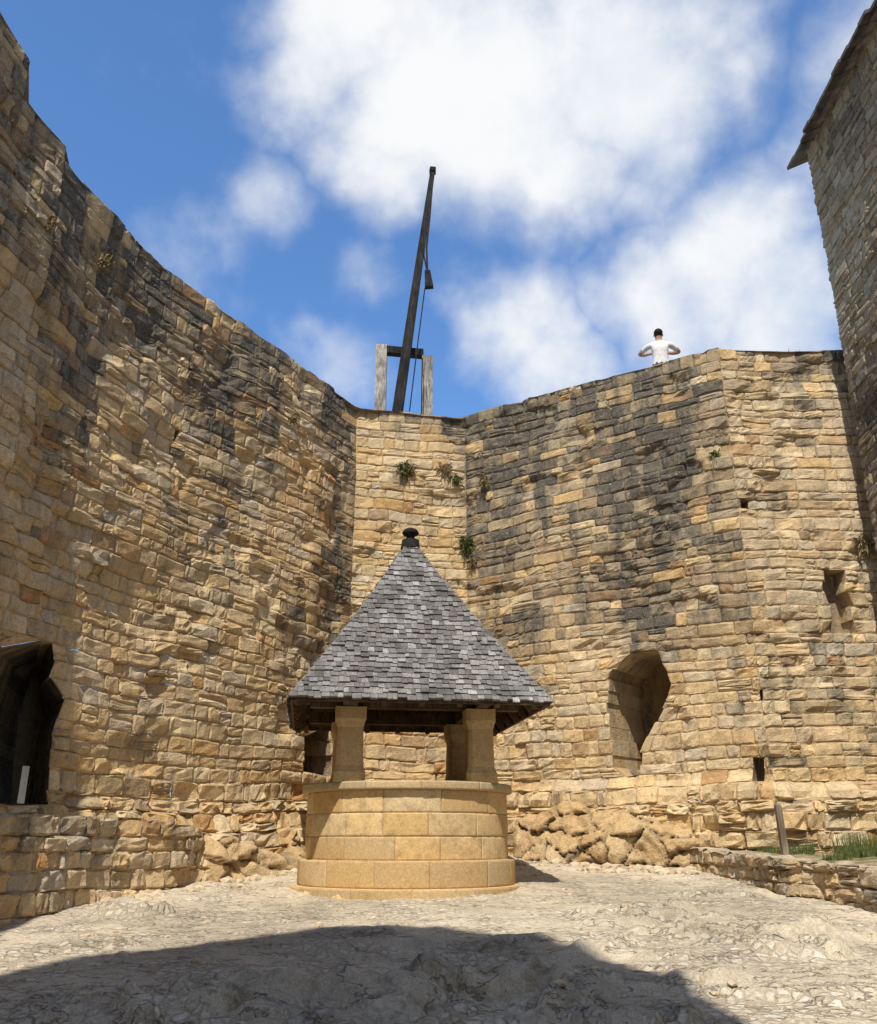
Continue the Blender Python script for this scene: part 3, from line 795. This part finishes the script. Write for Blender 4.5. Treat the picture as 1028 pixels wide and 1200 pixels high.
c = mix(nt, 1., c, maprange(nt, n2, .3, .7, .72, 1.2), 'MULTIPLY')
nt.links.new(c, b_.inputs['Base Color']); bump(nt, b_, n1, .5, .005); b_.inputs['Roughness'].default_value = .85
o = mb.obj('shingle_roof', m_sh, smooth=False); o.parent = well
mb = MB(); lathe(mb, [(.15,ZA-.16),(.13,ZA-.02),(.07,ZA+.0),(.06,ZA+.05),(.115,ZA+.07),(.13,ZA+.10),(.10,ZA+.15),(.04,ZA+.18),(.0,ZA+.185)], (0,0,0,0), 20)
o = mb.obj('finial', M_WDARK); o.parent = well

# ---------- trebuchet on the wall walk
YT = 18.0; V = []; Fs = []
treb = bpy.data.objects.new('trebuchet', None); scene.collection.objects.link(treb)
p1 = at_y(447.5, 406, YT); p2 = at_y(501, 419, YT-.0)
beam(V, Fs, (p1.x, YT, 9.2), p1, .25, .22); beam(V, Fs, (p2.x, YT+.05, 9.2), p2, .24, .2)
o = mesh_obj('posts', V, Fs, M_WGREY, parent=treb); fixn(o)
V = []; Fs = []
a = at_y(453, 411, YT); b = at_y(496, 415, YT); beam(V, Fs, a, b, .19, .17, side=(0,0,1))
beam(V, Fs, (p1.x, YT+.3, 9.25), (p2.x, YT+.3, 9.3), .2, .2, side=(0,0,1))
b0 = at_y(465.5, 486, YT-.25); b1 = at_y(485, 352, YT-.25); b2 = at_y(507, 202, YT-.25)
dirb = (b0-b1).normalized(); b00 = b0+dirb*.9
beam(V, Fs, b00, b1, .24, .26, .18, .2); beam(V, Fs, b1, b2, .18, .2, .11, .12); 
beam(V, Fs, b2, b2+(b2-b1).normalized()*.12, .16, .16, .14, .14)
h0 = at_y(501, 318, YT-.25); h1 = at_y(503, 337, YT-.25)
beam(V, Fs, h0, h1, .13, .12, .2, .14); 
o = mesh_obj('beam', V, Fs, M_WDARK, parent=treb); fixn(o)
V = []; Fs = []
def rope(pts, w):
    for a, b in zip(pts[:-1], pts[1:]): beam(V, Fs, a, b, w, w)
rope([at_y(507,212,YT-.3), at_y(504,250,YT-.3), at_y(500,290,YT-.3), at_y(501,320,YT-.3)], .045)
rope([at_y(504,240,YT-.3), at_y(498,270,YT-.3), at_y(497,300,YT-.3), at_y(501,320,YT-.3)], .03)
rope([at_y(498,338,YT-.3), at_y(490,400,YT-.3), at_y(480,482,YT-.3)], .025)
rope([at_y(495,420,YT-.3), at_y(494,486,YT-.3)], .025)
mesh_obj('ropes', V, Fs, M_WDARK, parent=treb)

# ---------- person on the wall walk
def simple(name, c, r=.8):
    m, nt, b = newmat(name); pos = N(nt, 'ShaderNodeTexCoord').outputs['Object']
    cc_ = mix(nt, 1., c, maprange(nt, noise(nt, pos, 18, 4), .3, .7, .85, 1.08), 'MULTIPLY'); nt.links.new(cc_, b.inputs['Base Color']); b.inputs['Roughness'].default_value = r; return m
M_SKIN = simple('skin', (.46,.27,.19), .6); M_SHIRT = simple('white_tshirt', (.72,.70,.68)); M_HAIR = simple('dark_hair', (.03,.02,.015)); M_TR = simple('trousers', (.06,.07,.10)); M_SHOE = simple('shoes', (.04,.035,.03)); M_PH = simple('phone_case', (.02,.02,.02), .3)
def skin_mesh(name, verts, edges, radii, sub=2):
    me = bpy.data.meshes.new(name+'_sk'); me.from_pydata(verts, edges, []); o = bpy.data.objects.new(name+'_sk', me); scene.collection.objects.link(o)
    md = o.modifiers.new('s', 'SKIN'); md.use_smooth_shade = True
    for i, r in enumerate(radii):
        sv_ = me.skin_vertices[0].data[i]; sv_.radius = (r if isinstance(r, tuple) else (r, r)); sv_.use_root = (i == 0)
    o.modifiers.new('b', 'SUBSURF').levels = sub; o.modifiers['b'].render_levels = sub
    dg = bpy.context.evaluated_depsgraph_get(); dg.update()
    m2 = bpy.data.meshes.new_from_object(o.evaluated_get(dg)); bpy.data.objects.remove(o); m2.name = name
    r_ = bpy.data.objects.new(name, m2); scene.collection.objects.link(r_); return r_
J = [(0,0,.95),(0,0,1.1),(0,-.005,1.25),(0,-.01,1.38),(0,0,1.47),(0,.01,1.53),(0,.015,1.60),(0,.02,1.67),(0,.015,1.73)]
Rr = [(.17,.12),(.15,.11),(.17,.12),(.17,.11),(.09,.075),(.055,.058),(.075,.09),(.08,.10),(.05,.06)]
E = [(i, i+1) for i in range(8)]
def add(parent, pts, rs):
    k = parent
    for p, r in zip(pts, rs):
        J.append(p); Rr.append(r); E.append((k, len(J)-1)); k = len(J)-1
for sx in (-1, 1):
    add(3, [(sx*.15,-.01,1.42),(sx*.21,0,1.415),(sx*.30,.05,1.36),(sx*.385,.11,1.30),(sx*.27,.26,1.37),(sx*.13,.36,1.45),(sx*.085,.385,1.47)], [.075,.068,.056,.047,.04,.03,.032])
    add(0, [(sx*.1,0,.86),(sx*.11,.01,.68),(sx*.115,.02,.5),(sx*.12,-.01,.3),(sx*.12,-.03,.1),(sx*.125,.03,.045),(sx*.13,.14,.035)], [.105,.085,.065,.06,.045,.045,.035])
body = skin_mesh('body', J, E, Rr)
for m_ in (M_SKIN, M_SHIRT, M_HAIR, M_TR, M_SHOE): body.data.materials.append(m_)
for p in body.data.polygons:
    c = p.center; mi = 0
    if c.z < .11: mi = 4
    elif c.z < .98 and abs(c.x) < .24: mi = 3
    elif c.z < 1.49 and abs(c.x) < .34 and c.y < .10: mi = 1
    elif c.z > 1.60 and c.y < .04+ (c.z-1.62)*.5: mi = 2
    p.material_index = mi
s_p, _ = WP.hit(770, 425); pp = WP.P(s_p, 9.3, -.80)
dpp = ray(771, 386); 
px = dpp[0]/dpp[1]*pp[1]; head_z = EYE+dpp[2]/dpp[1]*pp[1]
man = bpy.data.objects.new('person', None); scene.collection.objects.link(man)
body.parent = man
for sx in (-1, 1):
    base = Vector((sx*.085,.385,1.47)); v_ = [tuple(base), tuple(base+Vector((-sx*.02,.02,.035)))]; e_ = [(0,1)]; r_ = [.024,.026]
    for k in range(4):
        f0 = base+Vector((-sx*.012, .045-.012*k, .05-.016*k)); ln = (.034,.038,.035,.028)[k]
        k0 = len(v_); d1 = Vector((-sx*.75,.25,.45)).normalized(); d2 = Vector((-sx*.95,-.2,.1)).normalized()
        v_ += [tuple(f0), tuple(f0+d1*ln), tuple(f0+d1*ln+d2*ln*.8)]; e_ += [(0, k0), (k0, k0+1), (k0+1, k0+2)]; r_ += [.010,.009,.007]
    k0 = len(v_); t0 = base+Vector((0,-.01,.01)); v_ += [tuple(t0+Vector((-sx*.02,-.02,.03))), tuple(t0+Vector((-sx*.045,-.02,.055)))]; e_ += [(0,k0),(k0,k0+1)]; r_ += [.012,.009]
    h = skin_mesh('hand', v_, e_, r_, 1); h.data.materials.append(M_SKIN); h.parent = man
def ell(name, c, r, mat):
    bpy.ops.mesh.primitive_uv_sphere_add(segments=16, ring_count=10, location=c); o = bpy.context.object; o.name = name; o.scale = r
    for p in o.data.polygons: p.use_smooth = True
    o.data.materials.append(mat); o.parent = man; return o
ell('ear', (-.083,.02,1.655), (.012,.02,.032), M_SKIN); ell('ear', (.083,.02,1.655), (.012,.02,.032), M_SKIN)
ell('nose', (0,.122,1.65), (.013,.02,.022), M_SKIN); ell('mouth', (0,.105,1.61), (.025,.008,.007), simple('lips', (.4,.15,.12)))
for sx in (-1,1): ell('eye', (sx*.03,.105,1.675), (.012,.008,.008), M_HAIR)
ell('hair', (0,-.005,1.70), (.088,.1,.082), M_HAIR)
V = []; Fs = []; beam(V, Fs, (-.075,.42,1.52), (.075,.42,1.52), .012, .075, side=(0,0,1)); mesh_obj('phone', V, Fs, M_PH, parent=man)
man.location = (px, pp[1], 9.3); k = max(.9, min(1.08, (head_z-9.3)/1.78)); man.scale = (k, k, k)
man.rotation_euler = (0, 0, math.radians(-8))

# ---------- world: Nishita + clouds
w = bpy.data.worlds.new("World"); scene.world = w; w.use_nodes = True; nt = w.node_tree
bg = nt.nodes['Background']; sky = N(nt, 'ShaderNodeTexSky'); sky.sky_type = 'NISHITA'; sky.sun_disc = False
sky.sun_elevation = math.radians(SUN_EL); sky.air_density = 1.0; sky.dust_density = .3; sky.ozone_density = 2.0; sky.altitude = 200
az = math.radians(SUN_AZ); el = math.radians(SUN_EL)
ds = Vector((math.sin(az)*math.cos(el), -math.cos(az)*math.cos(el), math.sin(el)))
sky.sun_rotation = math.atan2(ds.x, ds.y)
tc = N(nt, 'ShaderNodeTexCoord'); gen = tc.outputs['Generated']
wn = N(nt, 'ShaderNodeTexNoise'); wn.inputs['Scale'].default_value = 4.0; wn.inputs['Detail'].default_value = 4; wn.inputs['Roughness'].default_value = .6; nt.links.new(gen, wn.inputs['Vector'])
wa = N(nt, 'ShaderNodeVectorMath', operation='MULTIPLY_ADD'); nt.links.new(wn.outputs['Color'], wa.inputs[0]); wa.inputs[1].default_value = (.20,.20,.20)
sub = N(nt, 'ShaderNodeVectorMath', operation='SUBTRACT'); nt.links.new(gen, sub.inputs[0]); sub.inputs[1].default_value = (.10,.10,.10); nt.links.new(sub.outputs[0], wa.inputs[2])
blobs = [(400,30,130,.95),(560,90,200,1.15),(720,60,200,1.15),(640,185,130,1.),(470,190,110,.8),(760,165,120,.85),(350,235,90,.5),
         (880,10,90,.65),(960,160,90,.6),(860,300,150,1.0),(790,350,120,.95),(930,360,130,1.05),(600,385,100,.85),(650,425,100,.9),(540,330,60,.4),
         (240,295,110,.42),(445,320,60,.4),(420,440,80,.45),(1150,100,200,.8),(-250,300,200,.8)]
acc = None
for (u, v, r, wt) in blobs:
    d = Vector(ray(u, v)).normalized()
    vd = N(nt, 'ShaderNodeVectorMath', operation='DISTANCE'); nt.links.new(wa.outputs[0], vd.inputs[0]); vd.inputs[1].default_value = d
    mr = maprange(nt, vd.outputs['Value'], 0, r/F*1.25, wt, 0)
    acc = mr if acc is None else math_(nt, 'MAXIMUM', acc, mr)
fy = N(nt, 'ShaderNodeSeparateXYZ'); nt.links.new(gen, fy.inputs[0])
acc = math_(nt, 'MAXIMUM', acc, maprange(nt, fy.outputs['Y'], .1, -.4, 0, .6))
nf = noise(nt, gen, 6.5, 7, .58)
dn = math_(nt, 'ADD', acc, math_(nt, 'MULTIPLY', math_(nt, 'SUBTRACT', nf, .5), 1.2))
mask = maprange(nt, dn, .08, .95, 0, .97)
shade = maprange(nt, nf, .3, .62, 0, 1)
cl = mix(nt, shade, (6.2,6.6,7.1), (7.5,7.55,7.6))
tint = mix(nt, 1., sky.outputs[0], (1.0,1.38,1.72), 'MULTIPLY')
nt.links.new(mix(nt, mask, tint, cl), bg.inputs['Color']); bg.inputs['Strength'].default_value = .13

sd = bpy.data.lights.new('sun', 'SUN'); sd.energy = 5.0; sd.angle = math.radians(.5); sd.color = (1, .94, .83)
so = bpy.data.objects.new('sun', sd); scene.collection.objects.link(so)
so.rotation_euler = ds.to_track_quat('Z', 'Y').to_euler(); so.location = (0, -20, 40)

cam = bpy.data.cameras.new('camera'); co = bpy.data.objects.new('camera', cam); scene.collection.objects.link(co)
cam.sensor_fit = 'VERTICAL'; cam.sensor_height = 36; cam.sensor_width = 36*1028/1200; cam.lens = F/1200*36
cam.clip_start = .05; cam.clip_end = 3000
co.location = (0, 0, EYE); co.rotation_euler = (math.pi/2+PITCH, 0, 0); scene.camera = co
scene.view_settings.view_transform = 'Standard'; scene.view_settings.look = 'None'; scene.view_settings.exposure = 0
